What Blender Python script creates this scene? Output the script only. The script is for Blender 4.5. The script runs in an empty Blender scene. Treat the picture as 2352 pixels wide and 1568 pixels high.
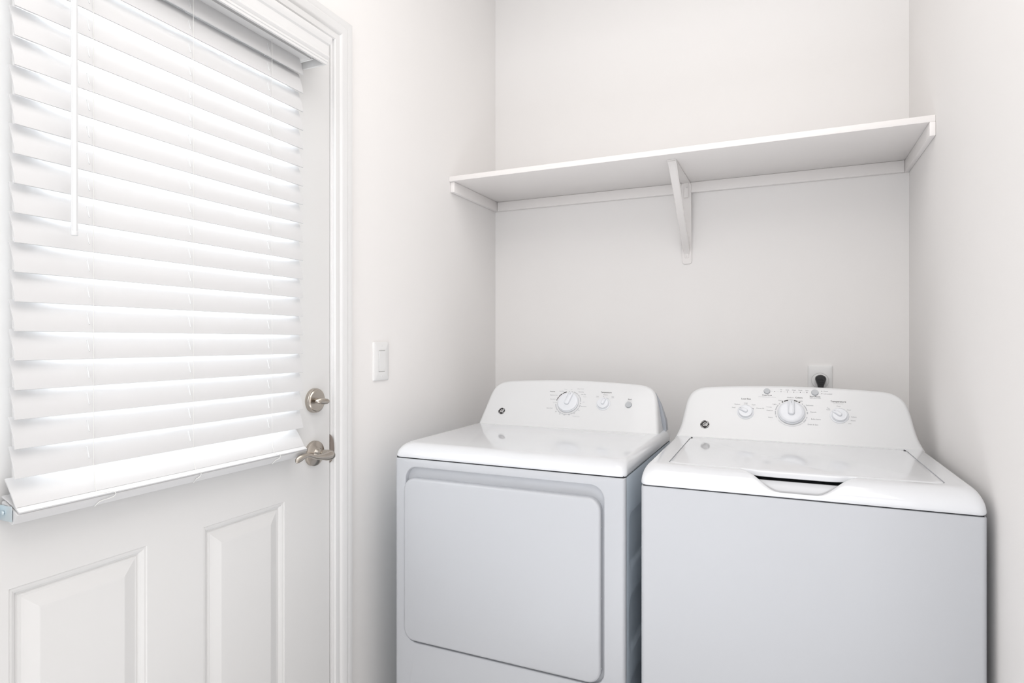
import bpy, bmesh, math
from mathutils import Vector, Matrix
PI = math.pi
R = math.radians
scene = bpy.context.scene
col = scene.collection

# ------------------------------------------------------------------ camera
cam = bpy.data.objects.new('camera', bpy.data.cameras.new('camera'))
col.objects.link(cam)
cam.location = (0, 0, 1.24)
cam.rotation_euler = (R(90), 0, math.atan(632 / 1402))
cam.data.sensor_width = 36
cam.data.lens = 1402 / 2352 * 36
cam.data.clip_start = 0.02
scene.camera = cam

# ------------------------------------------------------------------ world: bright overcast daylight outside the door
world = bpy.data.worlds.new('overcast')
scene.world = world
world.use_nodes = True
wn = world.node_tree
bgn = wn.nodes['Background']
bgn.inputs['Color'].default_value = (0.93, 0.97, 1.0, 1)
bgn.inputs['Strength'].default_value = 5.2

# ------------------------------------------------------------------ lights
def area(name, loc, rot, sx, sy, power, color):
    l = bpy.data.lights.new(name, 'AREA')
    l.shape = 'RECTANGLE'; l.size = sx; l.size_y = sy; l.energy = power; l.color = color
    o = bpy.data.objects.new(name, l); col.objects.link(o)
    o.location = loc; o.rotation_euler = rot
    return o
area('ceiling_lamp_light', (0.15, 0.15, 2.86), (0, 0, 0), 1.8, 2.8, 22.5, (1.0, 0.968, 0.945))
area('hall_daylight', (-0.1, -1.55, 1.30), (R(90), 0, 0), 2.4, 2.4, 10, (0.86, 0.92, 1.0))
low = area('low_fill', (-0.35, 0.60, 0.08), (R(152), 0, 0), 1.2, 0.8, 3.0, (0.92, 0.95, 1.0))  # added fill near the floor, aimed up to lift the shelf underside
low.data.spread = R(95)
area('side_fill', (1.5, -0.45, 1.45), (R(90), 0, R(90)), 1.8, 2.0, 4.0, (1.0, 0.98, 0.97))  # added fill from the right to brighten the left wall

# ------------------------------------------------------------------ exposure
scene.view_settings.view_transform = 'Standard'
scene.view_settings.look = 'None'
scene.view_settings.exposure = 0.55
scene.view_settings.gamma = 1.0
scene.view_settings.use_curve_mapping = False

# ------------------------------------------------------------------ materials
def mat(name, rgb, rough=0.5, metal=0.0, bump=0.0, scale=200.0, var=0.0, coat=0.0, spec=0.5, trans=0.0):
    m = bpy.data.materials.new(name); m.use_nodes = True
    nt = m.node_tree; n = nt.nodes; b = n['Principled BSDF']
    b.inputs['Base Color'].default_value = (*rgb, 1)
    b.inputs['Roughness'].default_value = rough
    b.inputs['Metallic'].default_value = metal
    b.inputs['Coat Weight'].default_value = coat
    b.inputs['Coat Roughness'].default_value = 0.05
    b.inputs['Specular IOR Level'].default_value = spec
    if bump or var:
        tc = n.new('ShaderNodeTexCoord')
        no = n.new('ShaderNodeTexNoise'); no.inputs['Scale'].default_value = scale
        no.inputs['Detail'].default_value = 3
        nt.links.new(tc.outputs['Object'], no.inputs['Vector'])
    if bump:
        bp = n.new('ShaderNodeBump'); bp.inputs['Strength'].default_value = bump
        bp.inputs['Distance'].default_value = 0.001
        nt.links.new(no.outputs['Fac'], bp.inputs['Height'])
        nt.links.new(bp.outputs['Normal'], b.inputs['Normal'])
    if var:
        n2 = n.new('ShaderNodeTexNoise'); n2.inputs['Scale'].default_value = 2.5
        nt.links.new(tc.outputs['Object'], n2.inputs['Vector'])
        mx = n.new('ShaderNodeMix'); mx.data_type = 'RGBA'
        mx.inputs[6].default_value = (*rgb, 1)
        mx.inputs[7].default_value = (*[c * (1 - var) for c in rgb], 1)
        nt.links.new(n2.outputs['Fac'], mx.inputs[0])
        nt.links.new(mx.outputs[2], b.inputs['Base Color'])
    if trans:
        tl = n.new('ShaderNodeBsdfTranslucent'); tl.inputs['Color'].default_value = (*rgb, 1)
        ms = n.new('ShaderNodeMixShader'); ms.inputs[0].default_value = trans
        nt.links.new(b.outputs[0], ms.inputs[1]); nt.links.new(tl.outputs[0], ms.inputs[2])
        nt.links.new(ms.outputs[0], n['Material Output'].inputs['Surface'])
    return m

M_WALL = mat('wall_paint', (0.935, 0.918, 0.905), 0.75, bump=0.10, scale=260, var=0.02, spec=0.2)
M_TRIM = mat('trim_paint', (0.795, 0.793, 0.79), 0.35, bump=0.03, scale=120, spec=0.4)
M_SHELF = mat('shelf_paint', (0.90, 0.875, 0.86), 0.4, bump=0.05, scale=90, spec=0.35)
M_DOOR = mat('door_paint', (0.765, 0.762, 0.755), 0.45, bump=0.05, scale=80, var=0.02, spec=0.35)
M_CEIL = mat('ceiling_paint', (0.94, 0.935, 0.92), 0.9, bump=0.1, scale=150)
M_SLAT = mat('blind_slat', (0.71, 0.71, 0.715), 0.4, spec=0.35, var=0.01, trans=0.015)
M_CORD = mat('blind_cord', (0.8, 0.8, 0.78), 0.8, bump=0.3, scale=900)
M_WAND = mat('wand_plastic', (0.76, 0.77, 0.78), 0.2)
M_ENAM = mat('white_enamel', (0.76, 0.775, 0.80), 0.10, coat=0.5, var=0.01)
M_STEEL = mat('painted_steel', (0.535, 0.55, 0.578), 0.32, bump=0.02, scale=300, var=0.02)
M_SIDE_LIT = mat('side_steel_cool_lit', (0.74, 0.83, 0.91), 0.35, bump=0.02, scale=300, var=0.03)  # same steel, with cool light for the shaded gap put into its colour
M_CONS = mat('console_plastic', (0.76, 0.768, 0.775), 0.28, bump=0.01, scale=300, coat=0.2)
M_KNOB = mat('knob_plastic', (0.79, 0.81, 0.845), 0.22, var=0.01)
M_BTN = mat('button_plastic', (0.50, 0.52, 0.54), 0.35, var=0.03)
M_INK = mat('print_ink', (0.10, 0.10, 0.105), 0.6, var=0.05)
M_INK2 = mat('print_ink_grey', (0.33, 0.34, 0.36), 0.6, var=0.05)
M_INK3 = mat('print_ink_pale', (0.55, 0.56, 0.58), 0.6, var=0.05)
M_BLACK = mat('black_print', (0.015, 0.013, 0.014), 0.5, var=0.1)
M_DARK = mat('dark_gap', (0.03, 0.03, 0.035), 0.8, var=0.1)
M_RUBBER = mat('black_rubber', (0.018, 0.018, 0.02), 0.45, bump=0.15, scale=400)
M_NICKEL = mat('satin_nickel', (0.50, 0.455, 0.405), 0.25, metal=1.0, bump=0.04, scale=500)
M_ZINC = mat('zinc_plate', (0.60, 0.68, 0.72), 0.35, metal=0.85, bump=0.06, scale=300)
M_BRONZE = mat('strike_metal', (0.38, 0.33, 0.30), 0.35, metal=1.0, bump=0.04, scale=300)
M_PLATE = mat('plate_plastic', (0.87, 0.87, 0.865), 0.3, var=0.01)
M_FLOOR = mat('vinyl_floor', (0.80, 0.785, 0.77), 0.45, bump=0.2, scale=60, var=0.25)
M_GREYMETAL = mat('galvanised_back', (0.52, 0.55, 0.60), 0.4, metal=0.3, var=0.05)

def glass_mat():
    m = bpy.data.materials.new('window_glass'); m.use_nodes = True
    nt = m.node_tree; n = nt.nodes
    n.remove(n['Principled BSDF'])
    t = n.new('ShaderNodeBsdfTransparent'); g = n.new('ShaderNodeBsdfGlossy'); g.inputs['Roughness'].default_value = 0.02
    f = n.new('ShaderNodeFresnel'); f.inputs['IOR'].default_value = 1.45
    no = n.new('ShaderNodeTexNoise'); no.inputs['Scale'].default_value = 3
    mr = n.new('ShaderNodeMapRange'); mr.inputs[3].default_value = 0.95; mr.inputs[4].default_value = 0.99
    nt.links.new(no.outputs['Fac'], mr.inputs[0]); nt.links.new(mr.outputs[0], t.inputs['Color'])
    ms = n.new('ShaderNodeMixShader')
    ge = n.new('ShaderNodeNewGeometry'); sb = n.new('ShaderNodeMath'); sb.operation = 'SUBTRACT'; sb.inputs[0].default_value = 1
    mu = n.new('ShaderNodeMath'); mu.operation = 'MULTIPLY'
    nt.links.new(ge.outputs['Backfacing'], sb.inputs[1]); nt.links.new(f.outputs[0], mu.inputs[0]); nt.links.new(sb.outputs[0], mu.inputs[1])
    nt.links.new(mu.outputs[0], ms.inputs[0]); nt.links.new(t.outputs[0], ms.inputs[1]); nt.links.new(g.outputs[0], ms.inputs[2])
    nt.links.new(ms.outputs[0], n['Material Output'].inputs['Surface'])
    return m
M_GLASS = glass_mat()

# ------------------------------------------------------------------ helpers
def link(o, parent=None):
    col.objects.link(o)
    if parent is not None: o.parent = parent
    return o

def obj(name, bm, m, parent=None, smooth=35, loc=None, label=None):
    bmesh.ops.recalc_face_normals(bm, faces=bm.faces)
    me = bpy.data.meshes.new(name); bm.to_mesh(me); bm.free()
    ms = m if isinstance(m, (list, tuple)) else [m]
    for q in ms: me.materials.append(q)
    if smooth:
        for p in me.polygons: p.use_smooth = True
        me.set_sharp_from_angle(angle=R(smooth))
    o = link(bpy.data.objects.new(name, me), parent)
    if loc: o.location = loc
    if label: o['label'] = label
    return o

def struct(name, bm, m, smooth=0):
    o = obj(name, bm, m, None, smooth); o['kind'] = 'structure'; return o

def thing(name, label, cat, loc=(0, 0, 0), rotz=0, group=None):
    o = link(bpy.data.objects.new(name, None)); o.location = loc; o.rotation_euler = (0, 0, rotz)
    o.empty_display_size = 0.05
    o['label'] = label; o['category'] = cat
    if group: o['group'] = group
    return o

def NB(): return bmesh.new()

def box(bm, x0, x1, y0, y1, z0, z1, bev=0.0, seg=2, mi=0):
    t = bmesh.new()
    bmesh.ops.create_cube(t, size=1, matrix=Matrix.Translation(((x0+x1)/2, (y0+y1)/2, (z0+z1)/2)) @ Matrix.Diagonal((abs(x1-x0), abs(y1-y0), abs(z1-z0), 1)))
    if bev: bmesh.ops.bevel(t, geom=t.edges[:], offset=bev, segments=seg, affect='EDGES', profile=0.5)
    for f in t.faces: f.material_index = mi
    merge(bm, t)

def merge(bm, t, M=None):
    if M is not None: bmesh.ops.transform(t, matrix=M, verts=t.verts)
    me = bpy.data.meshes.new('tmp'); t.to_mesh(me); t.free(); bm.from_mesh(me); bpy.data.meshes.remove(me)

def cyl(bm, c, axis, r, h, n=32, r2=None, bev=0.0, mi=0):
    t = bmesh.new()
    bmesh.ops.create_cone(t, cap_ends=True, segments=n, radius1=r, radius2=r if r2 is None else r2, depth=h, matrix=Matrix.Translation((0, 0, h/2)))
    if bev:
        es = [e for e in t.edges if abs(e.verts[0].co.z - e.verts[1].co.z) < 1e-6]
        bmesh.ops.bevel(t, geom=es, offset=bev, segments=3, affect='EDGES', profile=0.5)
    for f in t.faces: f.material_index = mi
    q = Vector(axis).normalized().to_track_quat('Z', 'Y').to_matrix().to_4x4()
    merge(bm, t, Matrix.Translation(c) @ q)

def lathe(bm, prof, c, axis, n=48, mi=0):
    # prof: (r, h) pairs from the bottom to the tip
    t = bmesh.new(); rings = []
    for r, h in prof:
        if r < 1e-6: rings.append([t.verts.new((0, 0, h))])
        else: rings.append([t.verts.new((r*math.cos(2*PI*i/n), r*math.sin(2*PI*i/n), h)) for i in range(n)])
    for a, b in zip(rings, rings[1:]):
        for i in range(n):
            j = (i+1) % n
            if len(a) == 1 and len(b) == 1: continue
            if len(b) == 1: t.faces.new((a[i], a[j], b[0]))
            elif len(a) == 1: t.faces.new((a[0], b[j], b[i]))
            else: t.faces.new((a[i], a[j], b[j], b[i]))
    if len(rings[0]) > 1: t.faces.new(rings[0][::-1])
    for f in t.faces: f.material_index = mi
    q = Vector(axis).normalized().to_track_quat('Z', 'Y').to_matrix().to_4x4()
    merge(bm, t, Matrix.Translation(c) @ q)

def tube(bm, pts, r, n=10, mi=0, sec=None):
    """sweep a circle (or per-point (a, b) ellipse) along points"""
    pts = [Vector(p) for p in pts]; rings = []; up = None
    for i, p in enumerate(pts):
        d = (pts[min(i+1, len(pts)-1)] - pts[max(i-1, 0)]).normalized()
        if up is None:
            up = Vector((0, 0, 1)) if abs(d.z) < 0.9 else Vector((0, 1, 0))
        up = (up - d*up.dot(d)).normalized(); sd = d.cross(up)
        if sec: a, b = sec[i]
        else: a = b = (r[i] if isinstance(r, (list, tuple)) else r)
        rings.append([bm.verts.new(p + sd*a*math.cos(2*PI*k/n) + up*b*math.sin(2*PI*k/n)) for k in range(n)])
    fs = []
    for a, b in zip(rings, rings[1:]):
        for k in range(n):
            j = (k+1) % n; fs.append(bm.faces.new((a[k], a[j], b[j], b[k])))
    fs.append(bm.faces.new(rings[0][::-1])); fs.append(bm.faces.new(rings[-1]))
    for f in fs: f.material_index = mi

def rrect(x0, x1, y0, y1, r, nc=6, ne=(1, 1)):
    """rounded rectangle, constant point count; starts at lower left corner, counter clockwise"""
    r = max(r, 1e-5); P = []
    cs = [((x0+r, y0+r), PI), ((x1-r, y0+r), 1.5*PI), ((x1-r, y1-r), 0), ((x0+r, y1-r), 0.5*PI)]
    for k, ((cx, cy), a0) in enumerate(cs):
        arc = [(cx+r*math.cos(a0+0.5*PI*i/nc), cy+r*math.sin(a0+0.5*PI*i/nc)) for i in range(nc+1)]
        P += arc
        (ncx, ncy), na = cs[(k+1) % 4]
        nx = (ncx+r*math.cos(na), ncy+r*math.sin(na))
        m = ne[k % 2]
        for i in range(1, m): P.append((arc[-1][0]+(nx[0]-arc[-1][0])*i/m, arc[-1][1]+(nx[1]-arc[-1][1])*i/m))
    return P

def bridge(bm, rings, cap0=False, cap1=True, mi=0):
    vs = [[bm.verts.new(p) for p in r] for r in rings]; n = len(vs[0])
    for a, b in zip(vs, vs[1:]):
        for i in range(n):
            j = (i+1) % n
            bm.faces.new((a[i], a[j], b[j], b[i])).material_index = mi
    if cap0: bm.faces.new(vs[0][::-1]).material_index = mi
    if cap1: bm.faces.new(vs[-1]).material_index = mi
    return vs

def text(bm, s, x, y, size, M, mi=0, align='CENTER', ext=0.00008, shear=0.0, sx=1.0, off=0.0):
    cu = bpy.data.curves.new('t', 'FONT'); cu.body = s; cu.size = size; cu.align_x = align; cu.align_y = 'CENTER'
    cu.offset = off; cu.extrude = ext; cu.shear = shear; cu.resolution_u = 3
    o = bpy.data.objects.new('t', cu); col.objects.link(o)
    dg = bpy.context.evaluated_depsgraph_get(); me = o.evaluated_get(dg).to_mesh()
    t = bmesh.new(); t.from_mesh(me); o.evaluated_get(dg).to_mesh_clear()
    for f in t.faces: f.material_index = mi
    merge(bm, t, M @ Matrix.Translation((x, y, 0)) @ Matrix.Diagonal((sx, 1, 1, 1)))
    bpy.data.objects.remove(o); bpy.data.curves.remove(cu)

# ------------------------------------------------------------------ dimensions of the room
XL, XR, YB = -1.1853, 0.3784, 2.45
XRR, YF, ZC = 1.55, -1.7, 2.9
DY0, DY1, DZ1 = 0.454, 1.3675, 2.09           # the door slab
JY0, JY1, JZ = 0.450, 1.3715, 2.094           # opening inside the jambs

bm = NB(); box(bm, XL-0.15, XRR+0.1, YF-0.1, YB+0.12, -0.06, 0); struct('floor', bm, M_FLOOR)
bm = NB(); box(bm, XL-0.15, XRR+0.1, YF-0.1, YB+0.12, ZC, ZC+0.06); struct('ceiling', bm, M_CEIL)
bm = NB(); box(bm, XL-0.14, XRR+0.1, YB, YB+0.12, 0, ZC); struct('wall_back', bm, M_WALL)
bm = NB()                                      # left wall around the door opening
J = 0.02
box(bm, XL-0.14, XL, YF, JY0-J, 0, ZC)
box(bm, XL-0.14, XL, JY1+J, YB, 0, ZC)
box(bm, XL-0.14, XL, JY0-J, JY1+J, JZ+J, ZC)
struct('wall_left', bm, M_WALL)
bm = NB(); box(bm, XR, XR+0.12, 0.75, YB, 0, ZC); box(bm, XR+0.12, XRR, 0.75, 0.87, 0, ZC); struct('wall_right', bm, M_WALL)
bm = NB(); box(bm, XRR, XRR+0.1, YF, 0.75, 0, ZC); struct('wall_side', bm, M_WALL)
bm = NB(); box(bm, XL-0.14, XRR+0.1, YF-0.1, YF, 0, ZC); struct('wall_rear', bm, M_WALL)

def baseboard(name, x0, x1, y0, y1):
    bm = NB(); box(bm, x0, x1, y0, y1, 0.0, 0.085, 0.003); struct(name, bm, M_TRIM)
baseboard('baseboard_back', XL+0.013, XR-0.013, YB-0.012, YB)
baseboard('baseboard_left', XL, XL+0.012, 1.459, YB)
baseboard('baseboard_right', XR-0.012, XR, 0.75, YB)

# jamb lining of the doorway
bm = NB()
box(bm, XL-0.14, XL+0.001, JY1, JY1+J, 0, JZ+J, 0.001)
box(bm, XL-0.14, XL+0.001, JY0-J, JY0, 0, JZ+J, 0.001)
box(bm, XL-0.14, XL+0.001, JY0, JY1, JZ, JZ+J, 0.001)
box(bm, XL-0.075, XL-0.047, JY1-0.014, JY1, 0, JZ, 0.001)     # stop behind the slab
box(bm, XL-0.075, XL-0.047, JY0, JY0+0.014, 0, JZ, 0.001)
box(bm, XL-0.075, XL-0.047, JY0, JY1, JZ-0.014, JZ, 0.001)
jamb = struct('trim_1', bm, M_TRIM, 30)
# strike plate on the jamb, its curved lip turned towards the room
bm = NB()
ring = []
n = 16
P = [(XL-0.035, 0.895), (XL-0.004, 0.895)]
P += [(XL-0.004+0.0195*math.sin(PI*i/n), 0.936-0.041*math.cos(PI*i/n)) for i in range(n+1)]
P += [(XL-0.035, 0.977)]
bend = lambda x: JY1-0.0012
bridge(bm, [[(x, bend(x)-0.0, z) for x, z in P], [(x, bend(x)-0.0018, z) for x, z in P]], True, True)
obj('strike_plate', bm, M_BRONZE, jamb, 30, label='brown metal strike plate with curved lip')

# casing: ogee profile swept around the opening with mitred corners
prof = [(0.0, 0.0), (0.0, 0.009), (0.003, 0.0115), (0.010, 0.0125), (0.016, 0.0125), (0.018, 0.0105), (0.021, 0.0105), (0.024, 0.014), (0.030, 0.017),
        (0.046, 0.0185), (0.050, 0.0165), (0.053, 0.0175), (0.062, 0.0185), (0.068, 0.018), (0.071, 0.015), (0.072, 0.0)]
bm = NB()
rings = []
R0 = 0.006
for (yy, zz, sy, sz) in [(JY1+R0, 0.0, 1, 0), (JY1+R0, JZ+R0, 1, 1), (JY0-R0, JZ+R0, -1, 1), (JY0-R0, 0.0, -1, 0)]:
    rings.append([(XL+h, yy+sy*o, zz+sz*o) for o, h in prof])
bridge(bm, rings, True, True)
struct('trim_2', bm, M_TRIM, 25)

# ------------------------------------------------------------------ the door: half glass above, two raised panels below
bm = NB()
GX, GB = XL, XL-0.044
g0, g1, gz0, gz1 = 0.618, 1.204, 1.020, 1.908     # glass opening
P1 = (0.584, 0.826); P2 = (0.9575, 1.1975); pz0, pz1 = 0.235, 0.826
def facey(y0, y1, z0, z1, x=GX):
    vs = [bm.verts.new((x, a, b)) for a, b in ((y0, z0), (y1, z0), (y1, z1), (y0, z1))]; bm.faces.new(vs)
zb = 0.012
ys = [DY0, P1[0], P1[1], P2[0], P2[1], DY1]
for a, b in ((0, 1), (2, 3), (4, 5)): facey(ys[a], ys[b], pz0, pz1)
facey(DY0, DY1, zb, pz0); facey(DY0, DY1, pz1, gz0)
facey(DY0, g0, gz0, gz1); facey(g1, DY1, gz0, gz1); facey(DY0, DY1, gz1, DZ1)
# raised panels pressed into the skin: (inset, depth)
pr = [(0, 0), (0.0015, 0.0022), (0.005, 0.0020), (0.010, 0.0042), (0.0135, 0.0085), (0.016, 0.0090), (0.018, 0.0068), (0.0215, 0.0068), (0.0455, -0.0005), (0.047, -0.0008)]
for (a, b) in (P1, P2):
    rings = []
    for ins, dep in pr:
        rings.append([(GX-dep, a+ins, pz0+ins), (GX-dep, b-ins, pz0+ins), (GX-dep, b-ins, pz1-ins), (GX-dep, a+ins, pz1-ins)])
    bridge(bm, rings, False, True)
# back skin and edges
for (a, b, c, d) in ((DY0, DY1, zb, gz0), (DY0, g0, gz0, gz1), (g1, DY1, gz0, gz1), (DY0, DY1, gz1, DZ1)): facey(a, b, c, d, GB)
for q in ((DY0, zb, DY1, zb), (DY1, zb, DY1, DZ1), (DY1, DZ1, DY0, DZ1), (DY0, DZ1, DY0, zb), (g0, gz0, g1, gz0), (g1, gz0, g1, gz1), (g1, gz1, g0, gz1), (g0, gz1, g0, gz0)):
    bm.faces.new([bm.verts.new(v) for v in ((GX, q[0], q[1]), (GX, q[2], q[3]), (GB, q[2], q[3]), (GB, q[0], q[1]))])
bmesh.ops.remove_doubles(bm, verts=bm.verts, dist=1e-5)
door = struct('door_1', bm, M_DOOR, 0)
# frame of the glass
bm = NB()
fr = [(0.030, 0.0), (0.030, 0.004), (0.027, 0.008), (0.016, 0.009), (0.010, 0.0075), (0.004, 0.0085), (-0.004, 0.006), (-0.006, -0.003), (-0.006, -0.012)]
rings = [[(XL+h, g0-o, gz0-o), (XL+h, g1+o, gz0-o), (XL+h, g1+o, gz1+o), (XL+h, g0-o, gz1+o)] for o, h in fr]
bridge(bm, rings, False, False)
obj('glass_frame', bm, M_TRIM, door, 20)
bm = NB(); box(bm, XL-0.024, XL-0.018, g0-0.003, g1+0.003, gz0-0.003, gz1+0.003)
obj('glass_pane', bm, M_GLASS, door, 0)
# deadbolt
bm = NB()
DBY, DBZ = 1.3045, 1.078
lathe(bm, [(0.0335, 0), (0.0335, 0.0085), (0.0325, 0.0105), (0.0300, 0.0112), (0.0290, 0.0125), (0.0275, 0.0138), (0.012, 0.0142), (0.0, 0.0142)], (XL, DBY, DBZ), (1, 0, 0))
db = obj('deadbolt', bm, M_NICKEL, door, 30, label='round satin nickel deadbolt plate')
bm = NB()
cyl(bm, (XL+0.013, DBY, DBZ), (1, 0, 0), 0.0072, 0.012, 24, 0.0062)
tube(bm, [(XL+0.022, DBY-0.0175, DBZ+0.001), (XL+0.026, DBY-0.014, DBZ+0.001), (XL+0.029, DBY-0.006, DBZ), (XL+0.032, DBY+0.004, DBZ-0.001), (XL+0.036, DBY+0.014, DBZ-0.002), (XL+0.038, DBY+0.0185, DBZ-0.002)],
     0, 14, sec=[(0.003, 0.003), (0.0072, 0.0065), (0.0075, 0.0088), (0.0068, 0.0088), (0.0052, 0.0070), (0.0025, 0.0035)])
obj('thumb_turn', bm, M_NICKEL, db, 50)
# lever handle
HY, HZ = 1.3035, 0.9335
bm = NB()
lathe(bm, [(0.0345, 0), (0.0345, 0.006), (0.0335, 0.0085), (0.0315, 0.0100), (0.024, 0.0125), (0.0165, 0.0165), (0.0125, 0.0235), (0.0115, 0.031), (0.0118, 0.034), (0.0, 0.034)], (XL, HY, HZ), (1, 0, 0))
dh = obj('door_handle', bm, M_NICKEL, door, 30, label='round satin nickel rose of the door lever')
bm = NB()
cyl(bm, (XL+0.0345, HY, HZ), (1, 0, 0), 0.0128, 0.022, 32, 0.0135, 0.0015)
key = [(1.3150, 0.9330, 0.007, 0.008), (1.3110, 0.9325, 0.0110, 0.0120), (1.3000, 0.9320, 0.0122, 0.0132), (1.2880, 0.9320, 0.0110, 0.0115), (1.2760, 0.9330, 0.0098, 0.0090), (1.2640, 0.9345, 0.0090, 0.0078), (1.2500, 0.9365, 0.0088, 0.0064),
       (1.2380, 0.9395, 0.0090, 0.0054), (1.2250, 0.9445, 0.0095, 0.0050), (1.2130, 0.9475, 0.0098, 0.0056), (1.2020, 0.9470, 0.0092, 0.0070), (1.1920, 0.9435, 0.0078, 0.0088), (1.1840, 0.9400, 0.0058, 0.0084), (1.1790, 0.9380, 0.0038, 0.0060), (1.1770, 0.9380, 0.0018, 0.0025)]
pts = [(XL+0.0575+0.003*math.sin(PI*(1.315-y)/0.138), y, z) for y, z, a_, b_ in key]
sec = [(a_, b_) for y, z, a_, b_ in key]
tube(bm, pts, 0, 16, sec=sec)
obj('lever', bm, M_NICKEL, dh, 60, label='wavy satin nickel lever pointing left')
# latch face visible at the slab's edge
bm = NB(); box(bm, XL-0.034, XL-0.006, DY1-0.0005, DY1+0.0012, 0.905, 0.965, 0.0004); obj('latch_plate', bm, M_NICKEL, door, 0)

# ------------------------------------------------------------------ window blind hung on the door
blind = thing('window_blind', 'white slatted blind with valance and tilt wand covering the glass of the door', 'blind', (-1.15, 0.9, 0.95))
def BO(name, bm, m, smooth=35, parent=blind, label=None):
    o = obj(name, bm, m, parent, smooth, label=label)
    if parent is blind: o.location = (1.15, -0.9, -0.95)
    return o
BY0, BY1 = 0.5710, 1.2185
YC = (BY0+BY1)/2
def slat_mesh(width, L, th=0.0026, crown=0.0016):
    bm = NB(); n = 8; top = []; bot = []
    for i in range(n+1):
        u = -0.5+i/n; top.append((u*width, crown*(1-4*u*u)+th/2)); bot.append((u*width, crown*(1-4*u*u)-th/2))
    loop = top+bot[::-1]
    # a rounded end on each short side
    bridge(bm, [[(x, -L/2, z) for x, z in loop], [(x, L/2, z) for x, z in loop]], True, True)
    return bm
SW = 0.0545
slope = math.atan2(0.0521, 0.0165)                # top edge against the glass, lower edge towards the room
zlow0 = 1.0165; pitch = 0.04808; nsl = 20
bm = slat_mesh(SW, BY1-BY0)
me = bpy.data.meshes.new('slat'); bmesh.ops.recalc_face_normals(bm, faces=bm.faces); bm.to_mesh(me); bm.free()
me.materials.append(M_SLAT)
for p in me.polygons: p.use_smooth = True
me.set_sharp_from_angle(angle=R(40))
XF = -1.1430                                      # front lower edge of the slats
slat0 = None
def place_slat(zl, ang, xf):
    global slat0
    if slat0 is None: s = bpy.data.objects.new('slat', me); slat0 = s
    else: s = slat0.copy()
    link(s, blind)
    cx = xf-math.cos(ang)*SW/2; cz = zl+math.sin(ang)*SW/2
    s.location = (cx+1.15, YC-0.9, cz-0.95)
    s.rotation_euler = (0, ang, 0)
    return s
import random
random.seed(4)
for k in range(nsl):
    zl = zlow0+k*pitch
    if zl > 1.94: break
    place_slat(zl, slope+random.uniform(-0.012, 0.012), XF)
place_slat(0.9695, math.atan2(0.0415, 0.029), -1.1400)   # the bottom slat lies flatter on the rail
place_slat(0.9628, math.atan2(0.020, 0.0455), -1.1295)
# bottom rail
bm = NB()
cs = [(-1.1745, 0.9770), (-1.1712, 0.9785), (-1.1325, 0.9612), (-1.1312, 0.9590), (-1.1425, 0.9435), (-1.1465, 0.9425), (-1.1745, 0.9555)]
bridge(bm, [[(x, BY0-0.002, z) for x, z in cs], [(x, BY0, z) for x, z in cs], [(x, BY1, z) for x, z in cs], [(x, BY1+0.002, z) for x, z in cs]], True, True)
BO('bottom_rail', bm, M_SLAT, 25)
# head rail: an open steel channel, with the valance in front
bm = NB()
HZ0, HZ1 = 1.9755, 2.018
box(bm, -1.176, -1.1745, 0.560, 1.2350, HZ0, HZ1)
box(bm, -1.1325, -1.131, 0.560, 1.2350, HZ0, HZ1)
box(bm, -1.176, -1.131, 0.560, 1.2350, HZ0, HZ0+0.0015)
BO('headrail', bm, M_TRIM, 0)
bm = NB()
VZ0, VY0, VY1, VX = 1.9685, 0.545, 1.2655, -1.105
vp = [(-0.006, 0.0), (0.0, 0.0), (0.0, 0.006), (0.0015, 0.0075), (0.0015, 0.0115), (0.0005, 0.013), (0.0025, 0.0155), (0.0045, 0.020), (0.0045, 0.024), (0.0025, 0.026), (0.0025, 0.050), (0.006, 0.054), (0.008, 0.060), (0.0095, 0.067), (0.0095, 0.072), (-0.006, 0.072)]
rings = []
rings.append([(XL+0.0008, VY1+o, VZ0+z) for o, z in vp])
rings.append([(VX+o, VY1+o, VZ0+z) for o, z in vp])
rings.append([(VX+o, VY0-o, VZ0+z) for o, z in vp])
rings.append([(XL+0.0008, VY0-o, VZ0+z) for o, z in vp])
bridge(bm, rings, True, True)
BO('valance', bm, M_TRIM, 22)
bm = NB(); box(bm, -1.1845, -1.128, 1.2355, 1.2400, 1.975, 2.034, 0.0006); box(bm, -1.130, -1.128, 1.2150, 1.2400, 1.979, 2.030, 0.0004)
BO('mounting_bracket', bm, M_PLATE, 20)
bm = NB(); box(bm, -1.1845, -1.128, 0.5550, 0.5595, 1.975, 2.034, 0.0006)
BO('mounting_bracket', bm, M_PLATE, 20)
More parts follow.
